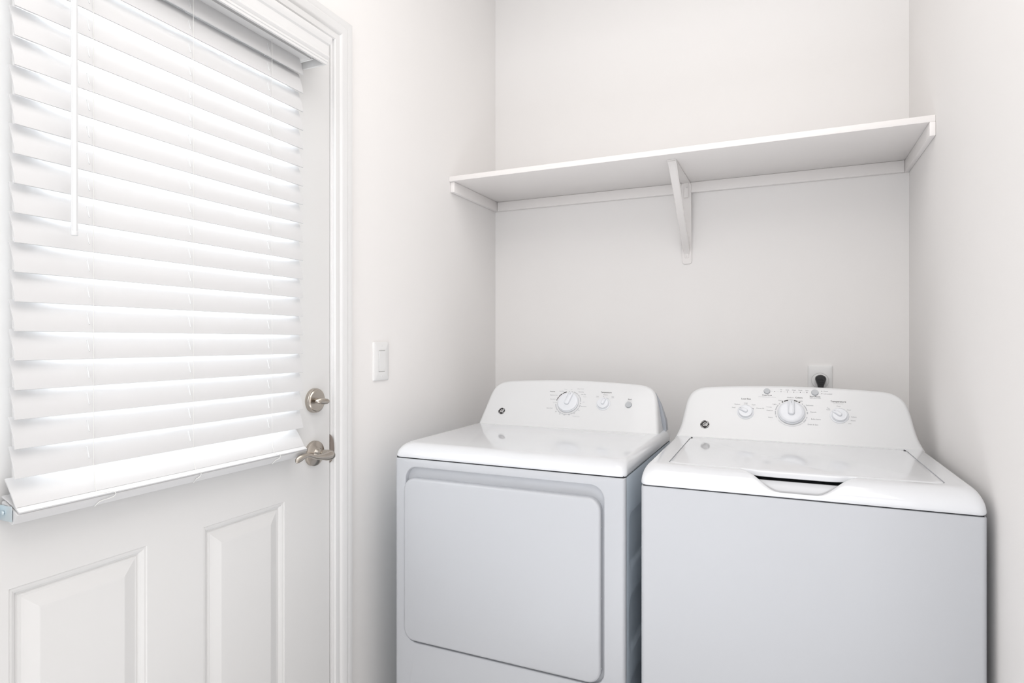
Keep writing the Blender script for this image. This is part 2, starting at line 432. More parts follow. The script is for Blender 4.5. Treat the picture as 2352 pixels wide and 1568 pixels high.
# ladder cords in front and behind, lift cords, three stations
for yy, lift in ((0.6885, 0.006), (0.8930, 0.0045), (1.1075, 0.0055)):
    bm = NB()
    tube(bm, [(XF+0.0012, yy+lift, 1.988), (XF+0.0012, yy+lift, 1.6), (XF+0.0012, yy+lift, 1.2), (XF+0.0012, yy+lift, 1.02), (XF+0.004, yy+lift, 0.985), (-1.1335, yy+lift, 0.9685)], 0.0006, 6)
    kk = {0.006: 1.0, 0.0045: 0.22, 0.0055: 0.42}[lift]
    ctl = [(0, 0.9685, -1.1335), (0.012, 0.9665, -1.1275), (0.024, 0.9655, -1.1262), (0.030, 0.9615, -1.1265), (0.029, 0.9560, -1.1290), (0.020, 0.9530, -1.1320), (0.008, 0.9510, -1.1345), (0.003, 0.9460, -1.1385), (0.002, 0.9415, -1.1425)]
    pp = []
    for i in range(len(ctl)-1):
        q0, q1, q2, q3 = ctl[max(i-1, 0)], ctl[i], ctl[i+1], ctl[min(i+2, len(ctl)-1)]
        for j in range(5):
            t = j/5
            v = [0.5*(2*b_+(c_-a_)*t+(2*a_-5*b_+4*c_-d_)*t*t+(-a_+3*b_-3*c_+d_)*t**3) for a_, b_, c_, d_ in zip(q0, q1, q2, q3)]
            pp.append((v[2], yy+lift+v[0]*kk, v[1]))
    tube(bm, pp, 0.0008, 6)
    BO('ladder_cord', bm, M_CORD, 60)
    # the lift cord threads each slat: a short white run shows on every face, then it passes through the slot above
    bm = NB(); pp = []
    c, sn = math.cos(slope), math.sin(slope)
    for k in range(nsl):
        zl = zlow0+k*pitch
        if zl > 1.94: break
        if pp: pp += [(XF-0.0185, yy, zl-pitch+0.0545), (XF-c*0.011-sn*0.004, yy, zl+sn*0.011)]
        pp.append((XF-c*0.014+sn*0.0030, yy, zl+sn*0.014+c*0.0030)); pp.append((XF-c*0.034+sn*0.0034, yy, zl+sn*0.034+c*0.0034)); pp.append((XF-c*0.036-sn*0.0040, yy, zl+sn*0.036))
    tube(bm, pp, 0.0011, 6)
    BO('lift_cord', bm, M_WAND, 60)
# tilt wand
bm = NB()
WX, WY = -1.100, 0.6445
cyl(bm, (WX-0.012, WY, 1.4235), (0, 0, 1), 0.0052, 0.545, 8, bev=0.0)
cyl(bm, (WX-0.012, WY, 1.421), (0, 0, 1), 0.0056, 0.008, 16, bev=0.001)
BO('tilt_wand', bm, M_WAND, 20)
# hold-down brackets at each end of the bottom rail
for yy, sgn in ((BY0-0.0035, -1), (BY1+0.0035, 1)):
    bm = NB()
    if sgn < 0:
        box(bm, XL+0.0005, -1.142, yy-0.0012, yy, 0.948, 0.973, 0.0004)
        box(bm, XL+0.0005, XL+0.0025, yy-0.022, yy, 0.948, 0.973, 0.0006)
        cyl(bm, (-1.164, yy-0.0012, 0.961), (0, -1, 0), 0.0035, 0.003, 16, bev=0.001)
        BO('hold_down_bracket', bm, M_ZINC, 30, label='zinc plated bracket with round pin')
    else:
        box(bm, XL+0.0005, -1.160, yy, yy+0.0012, 0.952, 0.970, 0.0004)
        BO('hold_down_bracket', bm, M_PLATE, 30)

# ------------------------------------------------------------------ light switch
sw = thing('light_switch', 'white rocker light switch on the wall right of the door', 'light switch', (XL, 1.6045, 1.1775))
bm = NB()
rings = [[(h, y, z) for y, z in rrect(-0.0395+i, 0.0395-i, -0.0615+i, 0.0615-i, 0.004, 4)] for i, h in ((0, 0), (0, 0.003), (0.0012, 0.0052), (0.004, 0.0066), (0.0225, 0.0070))]
rings = rings[:4]+[[(0.0070, y, z) for y, z in rrect(-0.0170, 0.0170, -0.0340, 0.0340, 0.001, 4)], [(0.0045, y, z) for y, z in rrect(-0.0165, 0.0165, -0.0335, 0.0335, 0.001, 4)]]
bridge(bm, rings, True, True)
obj('wall_plate', bm, M_PLATE, sw, 30)
bm = NB()
rp = [(-0.0325, 0.0055), (-0.0325, 0.0072), (0.0, 0.0088), (0.0325, 0.0112), (0.0325, 0.0055)]
bridge(bm, [[(h, -0.0158, z) for z, h in rp], [(h, 0.0158, z) for z, h in rp]], True, True)
rk = obj('rocker', bm, M_PLATE, sw, 20)
for zz in (0.048, -0.048):
    bm = NB(); cyl(bm, (0.0066, 0, zz), (1, 0, 0), 0.0028, 0.0008, 16, 0.0022); box(bm, 0.0073, 0.0076, -0.0004, 0.0004, zz-0.0022, zz+0.0022, mi=1)
    obj('screw', bm, [M_PLATE, M_BTN], sw, 30)

# ------------------------------------------------------------------ dryer outlet, its plug and cord
ou = thing('wall_outlet', 'white wall plate with a round receptacle above the washer', 'outlet', (0.1075, YB, 1.0950))
bm = NB()
rings = [[(x, -h, z) for x, z in rrect(-0.0395+i, 0.0395-i, -0.0600+i, 0.0600-i, 0.004, 8)] for i, h in ((0, 0), (0, 0.003), (0.0012, 0.0055), (0.004, 0.0068))]
def circ(r, h, cz=0.0):
    n = 36
    return [(r*math.cos(R(185)+2*PI*i/n), -h, cz+0.004+r*math.sin(R(185)+2*PI*i/n)) for i in range(n)]
rings += [circ(0.0285, 0.0070), circ(0.0285, 0.0050)]
bridge(bm, rings, True, True)
obj('wall_plate', bm, M_PLATE, ou, 30)
bm = NB(); cyl(bm, (0, -0.0045, 0.004), (0, -1, 0), 0.027, 0.0035, 40, bev=0.001); obj('receptacle', bm, M_PLATE, ou, 30)
pc = thing('power_cord', 'black power plug and cord in the outlet above the washer', 'power cord', (0.1085, YB-0.0085, 1.1085))
bm = NB()
rings = []
outl = [(-0.0095, -0.062), (0.0095, -0.062), (0.0100, -0.040), (0.0120, -0.028), (0.0165, -0.014), (0.0200, -0.004), (0.0195, 0.004), (0.0150, 0.010), (0.0080, 0.0135), (0.0, 0.0148), (-0.0080, 0.0135), (-0.0150, 0.010), (-0.0195, 0.004), (-0.0200, -0.004), (-0.0165, -0.014), (-0.0120, -0.028), (-0.0100, -0.040)]
for sc, h in ((0.96, 0.0), (1.0, 0.003), (1.0, 0.022), (0.93, 0.027), (0.80, 0.0295)):
    rings.append([(x*sc*0.86, -h, (-0.012+(z+0.012)*sc)*0.86) for x, z in outl])
bridge(bm, rings, True, True)
pl = obj('plug', bm, M_RUBBER, pc, 30)
bm = NB()
for zz, w in ((-0.004, 0.009), (-0.012, 0.0075), (-0.020, 0.006)):
    tube(bm, [(-w, -0.0290, zz-0.0015), (-w*0.4, -0.0305, zz+0.0015), (w*0.4, -0.0305, zz+0.0015), (w, -0.0290, zz-0.0015)], 0.0012, 8)
obj('grip_ridge', bm, M_RUBBER, pl, 40)
bm = NB()
tube(bm, [(0, -0.014, -0.058), (0, -0.014, -0.10), (0.004, -0.02, -0.22), (0.0, -0.03, -0.42), (-0.01, -0.05, -0.62), (-0.02, -0.09, -0.78), (-0.03, -0.13, -0.82)], 0.0068, 14)
obj('cord', bm, M_RUBBER, pc, 60)

# ------------------------------------------------------------------ wall shelf
SZ = 1.8545
sh = thing('wall_shelf', 'long white painted shelf board over the washer and dryer on cleats and a bracket', 'shelf', ((XL+XR)/2, YB, SZ))
ox = (XL+XR)/2
bm = NB(); box(bm, XL-ox+0.0002, XR-ox-0.0002, -0.410, -0.0003, 0.0, 0.0195, 0.0018); obj('shelf_board', bm, M_SHELF, sh, 30)
bm = NB(); box(bm, XL-ox+0.0185, XR-ox-0.0155, -0.0185, -0.0005, -0.0395, -0.0003, 0.0012); obj('cleat', bm, M_SHELF, sh, 30)
bm = NB(); box(bm, XL-ox+0.0005, XL-ox+0.0180, -0.400, -0.0005, -0.0395, -0.0003, 0.0012); obj('cleat', bm, M_SHELF, sh, 30)
bm = NB(); box(bm, XR-ox-0.0150, XR-ox-0.0005, -0.412, -0.0005, -0.0395, -0.0003, 0.0012); obj('cleat', bm, M_SHELF, sh, 30)
# bracket: wall leg, shelf leg and a folded brace
bx = -0.3560-ox
bm = NB()
rings = [[(bx+x, -h, z) for x, z in rrect(-0.0185+i, 0.0185-i, -0.3135+i, -0.001-i, 0.010, 5)] for i, h in ((0, 0.0008), (0, 0.0030), (0.001, 0.0042))]
# over the cleat the wall leg stands off
rings = [[(x, (y if z < -0.045 else y-0.0185), z) for x, y, z in r] for r in rings]
bridge(bm, rings, True, True)
box(bm, bx-0.0080, bx+0.0080, -0.0085, -0.0035, -0.290, -0.050, 0.002)
box(bm, bx-0.0080, bx+0.0080, -0.0275, -0.022, -0.06, -0.002, 0.002)
br = obj('shelf_bracket', bm, M_SHELF, sh, 30, label='white painted steel shelf bracket')
bm = NB()
box(bm, bx-0.0150, bx+0.0150, -0.352, -0.0205, -0.0040, -0.0006, 0.0012)
obj('shelf_leg', bm, M_SHELF, br, 30)
bm = NB()
# brace: U channel from the front of the shelf leg down to the wall leg
path = [(-0.350, -0.0045), (-0.338, -0.0085), (-0.320, -0.020), (-0.290, -0.044), (-0.050, -0.236), (-0.030, -0.252), (-0.012, -0.264), (-0.0055, -0.276)]
wd = [0.0145, 0.0145, 0.0140, 0.0135, 0.0125, 0.0120, 0.0115, 0.0100]
rr = []
for (y, z), w in zip(path, wd):
    rr.append([(bx-w, y, z), (bx-w*0.75, y-0.0016, z-0.0016), (bx+w*0.75, y-0.0016, z-0.0016), (bx+w, y, z), (bx+w, y+0.0065, z+0.0035), (bx+w-0.002, y+0.0065, z+0.0035), (bx+w-0.002, y+0.002, z+0.001), (bx-w+0.002, y+0.002, z+0.001), (bx-w+0.002, y+0.0065, z+0.0035), (bx-w, y+0.0065, z+0.0035)])
bridge(bm, rr, True, True)
obj('brace', bm, M_SHELF, br, 30)
for (px, py, pz, ax) in ((bx, -0.3445, -0.0062, (0, -0.2, -1)), (bx+0.004, -0.0280, -0.020, (0, -1, 0)), (bx, -0.0085, -0.283, (0, -1, 0))):
    bm = NB(); cyl(bm, (px, py, pz), ax, 0.0030, 0.0012, 16, 0.0022)
    cyl(bm, tuple(a+b*0.0008 for a, b in zip((px, py, pz), ax)), ax, 0.0010, 0.0008, 10, mi=1)
    obj('screw', bm, [M_SHELF, M_BTN], br, 30)

# ------------------------------------------------------------------ appliances
TH = R(33)
CY0 = 2.0                                         # where the console face leaves the top
def console_outline(fl=0.0):
    half = [(0.332+fl, -0.010), (0.3295+fl*0.8, 0.002), (0.3272+fl*0.4, 0.018), (0.3245, 0.040), (0.3195, 0.070), (0.3155, 0.100), (0.3110, 0.128), (0.3030, 0.152), (0.2895, 0.169), (0.2710, 0.1795), (0.2450, 0.1850), (0.190, 0.1890), (0.125, 0.1925), (0.060, 0.1945), (0.0, 0.1952)]
    # smooth it (Catmull-Rom)
    q = []
    for i in range(len(half)-1):
        p0 = half[max(i-1, 0)]; p1 = half[i]; p2 = half[i+1]; p3 = half[min(i+2, len(half)-1)]
        if i == len(half)-2: p3 = (-p1[0], p1[1])
        for k in range(3):
            t = k/3
            q.append(tuple(0.5*((2*b)+(-a+c)*t+(2*a-5*b+4*c-d)*t*t+(-a+3*b-3*c+d)*t*t*t) for a, b, c, d in zip(p0, p1, p2, p3)))
    q.append(half[-1])
    right = q
    left = [(-x, s) for x, s in q[:-1]][::-1]
    return right+left

def offset_loop(P, d):
    n = len(P); out = []
    for i, p in enumerate(P):
        a = P[i-1] if i else None; b = P[i+1] if i < n-1 else None
        if a is None: t = Vector((b[0]-p[0], b[1]-p[1]))
        elif b is None: t = Vector((p[0]-a[0], p[1]-a[1]))
        else: t = Vector((b[0]-a[0], b[1]-a[1]))
        t.normalize(); nrm = Vector((-t.y, t.x))          # loop runs counter clockwise: inward is left
        out.append((p[0]+nrm.x*d, p[1]+nrm.y*d))
    out[0] = (out[0][0], P[0][1]); out[-1] = (out[-1][0], P[-1][1])
    return out

def build_console(root, z0, ylocal, yrear, fl=0.0):
    """z0 = height of the top cover; ylocal = Y of the face's foot"""
    c, s = math.cos(TH), math.sin(TH)
    O = console_outline(fl); rad = 0.013; rings = []
    def W(x, q, dep):      # face coordinates to local: q along the lean, dep behind the face
        return (x, ylocal+q*s+dep*c, z0+q*c-dep*s)
    for k in range(7):
        a = 0.5*PI*k/6
        P = offset_loop(O, rad*(1-math.sin(a)))
        dep = rad*(1-math.cos(a)) if True else 0
        rings.append([W(x, q, rad*(1-math.cos(a))) for x, q in P])
    full = rings[-1]
    # sides run straight back to the rear, the top falls slightly
    last = [(x*1.0, max(y, yrear-0.020), z-0.002) for x, y, z in full]
    mid = [(x, y+(yl-y)*0.5, z) for (x, y, z), (_, yl, _) in zip(full, last)]
    back = [(x*0.992, yrear, z-0.006 if z > z0+0.01 else z) for x, y, z in last]
    rings += [mid, last, back]
    bm = NB(); bridge(bm, rings, True, True)
    return obj('control_console', bm, M_CONS, root, 40, label='leaning white control console')

def face_matrix(z0, ylocal, h=0.0002):
    c, s = math.cos(TH), math.sin(TH)
    return Matrix(((1, 0, 0, 0), (0, s, -c, ylocal-h*c), (0, c, s, z0+h*s), (0, 0, 0, 1)))   # x, along the lean, out of the face

def arc(bm, cx, cy, r0, r1, a0, a1, M, mi=0):
    """a measured clockwise from the top, degrees"""
    n = max(2, int(abs(a1-a0)/4)); v = []
    for i in range(n+1):
        a = R(a0+(a1-a0)*i/n)
        v.append((bm.verts.new(M @ Vector((cx+r0*math.sin(a), cy+r0*math.cos(a), 0))), bm.verts.new(M @ Vector((cx+r1*math.sin(a), cy+r1*math.cos(a), 0)))))
    for a, b in zip(v, v[1:]): bm.faces.new((a[0], b[0], b[1], a[1])).material_index = mi

def dot(bm, cx, cy, r, M, mi=0):
    bm.faces.new([bm.verts.new(M @ Vector((cx+r*math.cos(2*PI*i/12), cy+r*math.sin(2*PI*i/12), 0))) for i in range(12)]).material_index = mi

def knob(root, name, cx, cy, r, ang, M, h=0.0115, skirt=False):
    bm = NB()
    if skirt: lathe(bm, [(r*1.20, 0), (r*1.18, 0.0010), (r*1.02, 0.0022), (0, 0.0022)], (0, 0, 0), (0, 0, 1))
    lathe(bm, [(r*1.0, 0.0008), (r*1.0, 0.0040), (r*0.985, 0.0052), (r*0.945, 0.0058), (r*0.93, 0.0066), (r*0.92, 0.0095), (r*0.86, h*0.92), (r*0.70, h), (0, h*0.98)], (0, 0, 0), (0, 0, 1), 64)
    K = M @ Matrix.Translation((cx, cy, 0)) @ Matrix.Rotation(-R(ang), 4, 'Z')
    me_bm = bm; bmesh.ops.transform(me_bm, matrix=K, verts=me_bm.verts)
    kb = obj(name, me_bm, M_KNOB, root, 35)
    bm = NB()
    # grip: a rounded bar from the rim across the centre
    w = r*0.25 if r > 0.03 else r*0.30
    y0, y1 = -r*0.34, r*0.99
    rings = []
    for ins, z in ((-0.0016, h*0.50), (0.0, h*0.9), (0.0004, h*1.30), (0.0016, h*1.52), (0.0036, h*1.60)):
        rings.append([(x, y, z*(1.0 if y < r*0.55 else 1.0-0.26*(y-r*0.55)/(r*0.45))) for x, y in rrect(-w+ins, w-ins, y0+ins, y1-ins*0.6, max(0.001, w*0.85-ins), 6, (1, 4))])
    bridge(bm, rings, True, True)
    bmesh.ops.transform(bm, matrix=K, verts=bm.verts)
    obj('knob_grip', bm, M_KNOB, kb, 40)
    bm = NB(); t = Matrix.Translation((0, 0, 0.0))
    q = [(-0.0005, r*0.66), (0.0005, r*0.66), (0.0005, r*0.86), (-0.0005, r*0.86)]
    zz = lambda y: h*1.60*(1.0 if y < r*0.55 else 1.0-0.26*(y-r*0.55)/(r*0.45))+0.0003
    bm.faces.new([bm.verts.new((x, y, zz(y))) for x, y in q])
    bmesh.ops.transform(bm, matrix=K, verts=bm.verts)
    obj('pointer_mark', bm, M_INK2, kb, 0)
    return kb

def badge(root, cx, cy, M, r=0.0130):
    bm = NB(); K = M @ Matrix.Translation((cx, cy, 0))
    lathe(bm, [(r, 0), (r, 0.0006), (r*0.96, 0.0009), (0, 0.0009)], (0, 0, 0), (0, 0, 1), 40)
    for f in bm.faces: f.material_index = 0
    T = Matrix.Translation((0, 0, 0.0011))
    for k in range(4):          # four white swirls inside the rim
        a = 12+90*k
        for q in range(6):
            f0 = q/6; r1_ = r*(0.97-0.16*f0)
            arc(bm, 0, 0, r1_-r*0.10*(1-0.55*f0), r1_, a+9.5*q, a+9.5*(q+1), T, 1)
    text(bm, 'GE', 0, -r*0.02, r*1.12, T, 1, shear=0.35, sx=0.82, off=0.00022)
    bmesh.ops.transform(bm, matrix=K, verts=bm.verts)
    return obj('round_badge', bm, [M_BLACK, M_PLATE], root, 0, label='round black badge with white script letters')

def button(root, cx, cy, r, M, h=0.004):
    bm = NB()
    lathe(bm, [(r*1.08, 0), (r*1.08, 0.0007), (r, 0.0009), (r, h*0.8), (r*0.94, h), (r*0.3, h*0.94), (0, h*0.93)], (0, 0, 0), (0, 0, 1), 40)
    bmesh.ops.transform(bm, matrix=M @ Matrix.Translation((cx, cy, 0)), verts=bm.verts)
    return obj('push_button', bm, M_BTN, root, 30, label='round grey push button')

def top_cover(root, yf, z0, ztop, yr, F=0.047, S=0.020, pocket=None, recess=None):
    """rings from the lip up the round-over to the flat top; local coordinates, x centred"""
    hx = 0.3440; nc = 8; ne = (150, 40); rings = []
    def ring(i, z, r): return [(x, y, z) for x, y in rrect(-hx+S*i[1], hx-S*i[1], yf+F*i[0], yr-0.010*i[1], r, nc, ne)]
    rings.append([(x, y, z0) for x, y in rrect(-hx+0.012, hx-0.012, yf+0.012, yr-0.012, 0.010, nc, ne)])
    rings.append([(x, y, z0) for x, y in rrect(-hx+0.002, hx-0.002, yf+0.002, yr-0.002, 0.016, nc, ne)])
    Hh = ztop-z0-0.003
    N = 16
    for k in range(N+1):
        a = 0.5*PI*k/N
        rings.append(ring((1-math.cos(a), 1-math.cos(a)), z0+0.003+Hh*math.sin(a), 0.018+0.022*(1-math.cos(a))))
    if pocket:
        px0, px1, py0, py1, pr_ = pocket
        base = rings[-1]
        for t in (0.34, 0.67, 1.0):
            Pk = rrect(px0, px1, py0, py1, pr_, nc, ne)
            rings.append([(b[0]+(p[0]-b[0])*t, b[1]+(p[1]-b[1])*t, ztop) for b, p in zip(base, Pk)])
        n_rim = len(rings)-1
        rings.append([(x, y, ztop-0.003) for x, y in rrect(px0+0.0003, px1-0.0003, py0+0.0003, py1-0.0003, pr_, nc, ne)])
        rings.append([(x, y, ztop-0.040) for x, y in rrect(px0+0.0005, px1-0.0005, py0+0.0005, py1-0.0005, pr_, nc, ne)])
    if recess:
        xa, xb, sm, zf, zr = recess
        out = []
        for k, r in enumerate(rings):
            rr2 = []
            for x, y, z in r:
                sh_ = 0.045*(1-min(1, max(0, (y-yf)/(pocket[2]-yf))))
                e0 = min(1, max(0, (x-xa-sh_)/sm)); e1 = min(1, max(0, (xb-sh_-x)/sm))
                w = (e0*e0*(3-2*e0))*(e1*e1*(3-2*e1))
                if y < pocket[2]+0.004 and z > z0+0.002 and z > ztop-0.039:
                    t = min(1, max(0, (y-yf-0.004)/(pocket[2]-yf-0.004)))
                    zt = zf+(zr-zf)*t*t
                    if z > zt: z = z+(zt-z)*w
                rr2.append((x, y, z))
            out.append(rr2)
        rings = out
    bm = NB(); bridge(bm, rings, False, True)
    return obj('top_cover', bm, M_ENAM, root, 40)

def side_skin(bm, x, sgn, y0, y1, z0, z1, rects, depth=0.006):
    ny, nz = 70, 130
    def sdf(y, z):
        best = 1e9
        for (a, b, c, d, r) in rects:
            qy = abs(y-(a+b)/2)-(b-a)/2+r; qz = abs(z-(c+d)/2)-(d-c)/2+r
            v = math.hypot(max(qy, 0), max(qz, 0))+min(max(qy, qz), 0)-r
            best = min(best, v)
        return best
    g = []
    ys = [y0+(y1-y0)*(i/ny)**1.6 for i in range(ny+1)]
    for i, y in enumerate(ys):
        row = []
        for k in range(nz+1):
            z = z0+(z1-z0)*k/nz
            d = sdf(y, z); t = min(1, max(0, -d/0.012)); t = t*t*(3-2*t)
            row.append(bm.verts.new((x-sgn*depth*t, y, z)))
        g.append(row)
    for i in range(ny):
        for k in range(nz): bm.faces.new((g[i][k], g[i+1][k], g[i+1][k+1], g[i][k+1]))

# front controls lettering
class marks:
    """printing on a console, one mesh per control it belongs to"""
    def __init__(self, root, M, groups):
        self.root, self.M = root, M
        self.g = [(n, f, NB()) for n, f in groups]
    def pick(self, x, y):
        for n, f, b in self.g:
            if f(x, y): return b
    def arc(self, cx, cy, r0, r1, a0, a1, M, mi=0): arc(self.pick(cx, cy), cx, cy, r0, r1, a0, a1, M, mi)
    def dot(self, cx, cy, r, M, mi=0): dot(self.pick(cx, cy), cx, cy, r, M, mi)
    def texts(self, lst):
        for s, x, y, size, mi in lst: text(self.pick(x, y), s, x, y, size, self.M, mi, off=size*0.010 if mi == 0 else 0.0)
    def done(self):
        for n, f, b in self.g: obj(n, b, [M_INK, M_INK2, M_INK3, M_BLACK], self.root, 0, label='grey printed lettering and marks')

# ---- dryer -------------------------------------------------------------------
def make_dryer():
    root = thing('clothes_dryer', 'white front-loading clothes dryer with square door, left of the washer', 'dryer', (-0.7093, 1.496, 0))
    yr = 0.645; gap = 0.9000; ztop = 0.9400
    top_cover(root, 0.0, gap+0.0022, ztop, yr)
    build_console(root, ztop, CY0-1.496, yr-0.038)
    M = face_matrix(ztop, CY0-1.496)
    # grey metal back behind the console
    bm = NB()
    bridge(bm, [[(-0.336, y, ztop-0.003), (0.336, y, ztop-0.003), (0.333, y, ztop+0.030), (0.318, min(y, yr-0.022), ztop+0.085), (0.300, min(y, yr-0.034), ztop+0.125), (-0.300, min(y, yr-0.034), ztop+0.125), (-0.318, min(y, yr-0.022), ztop+0.085), (-0.333, y, ztop+0.030)] for y in (yr-0.040, yr-0.006)], True, True)
    obj('rear_panel', bm, M_GREYMETAL, root, 0, label='grey metal back panel')
    # cabinet
    hx = 0.3425
    bm = NB()
    rects = [(0.045, 0.60, a, b, 0.030) for a, b in ((0.655, 0.800), (0.440, 0.585), (0.225, 0.370))]
    for sg in (1, -1): side_skin(bm, sg*hx, sg, 0.0165, yr-0.004, 0.035, gap-0.001, rects)
    box(bm, -hx+0.001, hx-0.001, yr-0.006, yr-0.003, 0.035, gap-0.001)
    box(bm, -hx+0.001, hx-0.001, 0.030, yr-0.006, gap-0.005, gap-0.002)
    box(bm, -hx+0.001, hx-0.001, 0.030, yr-0.006, 0.033, 0.036)
    obj('cabinet', bm, M_SIDE_LIT, root, 30)
    # dark liner in the joint under the top cover
    bm = NB(); box(bm, -hx+0.004, hx-0.004, 0.005, yr-0.008, gap-0.006, gap+0.004); obj('top_joint', bm, M_DARK, root, 0)
    # front panel with the pocket for the door
    bm = NB()
    rx0, rx1, rz0, rz1 = -0.306, 0.2880, 0.368, 0.8755
    def FR(x0, x1, z0, z1, r, y): return [(x, y, z) for x, z in rrect(x0, x1, z0, z1, r, 8, (1, 1))]
    rings = [FR(-hx, hx, 0.035, gap-0.0008, 0.001, 0.0155), FR(-hx, hx, 0.035, gap-0.0008, 0.001, 0.010)]
    for k in range(1, 6):
        a = 0.5*PI*k/5; i = 0.0095*(1-math.cos(a)); rings.append([(x, 0.010*(1-math.sin(a)), z) for x, z in rrect(-hx+i, hx-i, 0.035, gap-0.0008-0.001*(1-math.cos(a)), 0.001+i, 8, (1, 1))])
    rings.append(FR(rx0-0.004, rx1+0.004, rz0-0.004, rz1+0.004, 0.040, 0.0))
    for k in range(1, 6):
        a = 0.5*PI*k/5; i = 0.004*(1-math.sin(a)); rings.append(FR(rx0-i, rx1+i, rz0-i, rz1+i, 0.036+i, 0.004*(1-math.cos(a))))
    rings.append(FR(rx0+0.001, rx1-0.001, rz0+0.001, rz1-0.002, 0.036, 0.024))
    rings.append(FR(rx0+0.004, rx1-0.004, rz0+0.004, rz1-0.008, 0.036, 0.030))
    bridge(bm, rings, True, True)
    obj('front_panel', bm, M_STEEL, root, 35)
    # the door
    bm = NB()
    dx0, dx1, dz0, dz1 = -0.3095, 0.2805, 0.3735, 0.8440
    yy = -0.006
    rings = [FR(dx0+0.004, dx1-0.004, dz0+0.004, dz1-0.004, 0.030, 0.028), FR(dx0, dx1, dz0, dz1, 0.034, 0.0255)]
    for k in range(0, 7):
        a = 0.5*PI*k/6; i = 0.0075*(1-math.cos(a)); rings.append(FR(dx0+i, dx1-i, dz0+i, dz1-i, 0.034-i*0.6, yy+0.0075*(1-math.sin(a))))
    bridge(bm, rings, True, True)
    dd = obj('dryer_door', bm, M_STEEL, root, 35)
    for zz in (0.770, 0.590, 0.412):
        bm = NB(); cyl(bm, (dx1-0.0002, 0.006, zz), (1, 0, 0), 0.0030, 0.0012, 12); obj('screw', bm, M_BTN, dd, 30)
    # controls
    knob(root, 'timer_knob', 0.0020, 0.0985, 0.0385, 14, M)
    knob(root, 'temperature_knob', 0.1300, 0.1000, 0.0205, 16, M, 0.0098, True)
    button(root, 0.2178, 0.1005, 0.0108, M)
    badge(root, -0.2470, 0.0535, M)
    G = marks(root, M, (('timer_scale', lambda x, y: x < 0.09), ('temperature_scale', lambda x, y: x < 0.185), ('start_caption', lambda x, y: True)))
    bm = G
    c = (0.0020, 0.0985)
    for a0, a1 in ((-80, -75), (-72, -62), (-59, -40), (-37, -17)): bm.arc(*c, 0.0440, 0.0470, a0, a1, M, 3)
    for a0, a1 in ((16, 40), (43, 54), (57, 82), (97, 110), (113, 132), (134, 146), (148, 160), (162, 174), (176, 188), (190, 202), (205, 226), (229, 262)): bm.arc(*c, 0.0440, 0.0475, a0, a1, M, 2)
    for a in (-90, -5, 8, 90): bm.dot(c[0]+0.0458*math.sin(R(a)), c[1]+0.0458*math.cos(R(a)), 0.0012, M, 0)
    bm.arc(0.130, 0.100, 0.0235, 0.0262, 18, 42, M, 2); bm.dot(0.1262, 0.1292, 0.0012, M, 1)
    bm.texts([('Cottons', -0.0660, 0.1416, 0.0062, 0), ('Less Dry', -0.0310, 0.1441, 0.0050, 1), ('Damp', -0.0170, 0.1525, 0.0044, 2), ('Off', 0.0048, 0.1518, 0.0044, 2),
              ('Easy Care', 0.0385, 0.1561, 0.0060, 2), ('More Dry', 0.0420, 0.1437, 0.0050, 1), ('Less Dry', 0.0525, 0.1345, 0.0050, 1), ('Damp', 0.0590, 0.1253, 0.0046, 2),
              ('Off', 0.0575, 0.1035, 0.0046, 2), ('Dewrinkle', 0.0605, 0.0868, 0.0050, 1), ('Optimum Dry', -0.0580, 0.1273, 0.0050, 1), ('More Dry', -0.0585, 0.1107, 0.0050, 1),
              ('Off', -0.0520, 0.0969, 0.0046, 2), ('Quick Fluff', -0.0640, 0.0745, 0.0050, 1), ('20', -0.0372, 0.0620, 0.0056, 1), ('30', -0.0210, 0.0535, 0.0056, 1), ('40', -0.0040, 0.0505, 0.0056, 1),
              ('50', 0.0140, 0.0522, 0.0056, 1), ('60', 0.0312, 0.0590, 0.0056, 1), ('70', 0.0455, 0.0710, 0.0056, 1), ('Timed Dry', 0.0400, 0.0470, 0.0060, 2),
              ('Temperature', 0.1330, 0.1455, 0.0074, 0), ('Medium', 0.1325, 0.1360, 0.0050, 1), ('Low', 0.1045, 0.1290, 0.0050, 1), ('delicate', 0.1045, 0.1245, 0.0032, 2), ('High', 0.1590, 0.1290, 0.0050, 1), ('normal', 0.1590, 0.1245, 0.0032, 2),
              ('Start', 0.2200, 0.1218, 0.0074, 0), ('push to start', 0.2192, 0.1155, 0.0036, 2)])
    bm.done()
    for x in (-0.30, 0.30):
        for y in (0.05, yr-0.06):
            bm = NB(); cyl(bm, (x, y, 0.0), (0, 0, 1), 0.022, 0.012, 20); cyl(bm, (x, y, 0.012), (0, 0, 1), 0.006, 0.024, 12); obj('foot', bm, M_RUBBER, root, 30)
    return root
dryer = make_dryer()

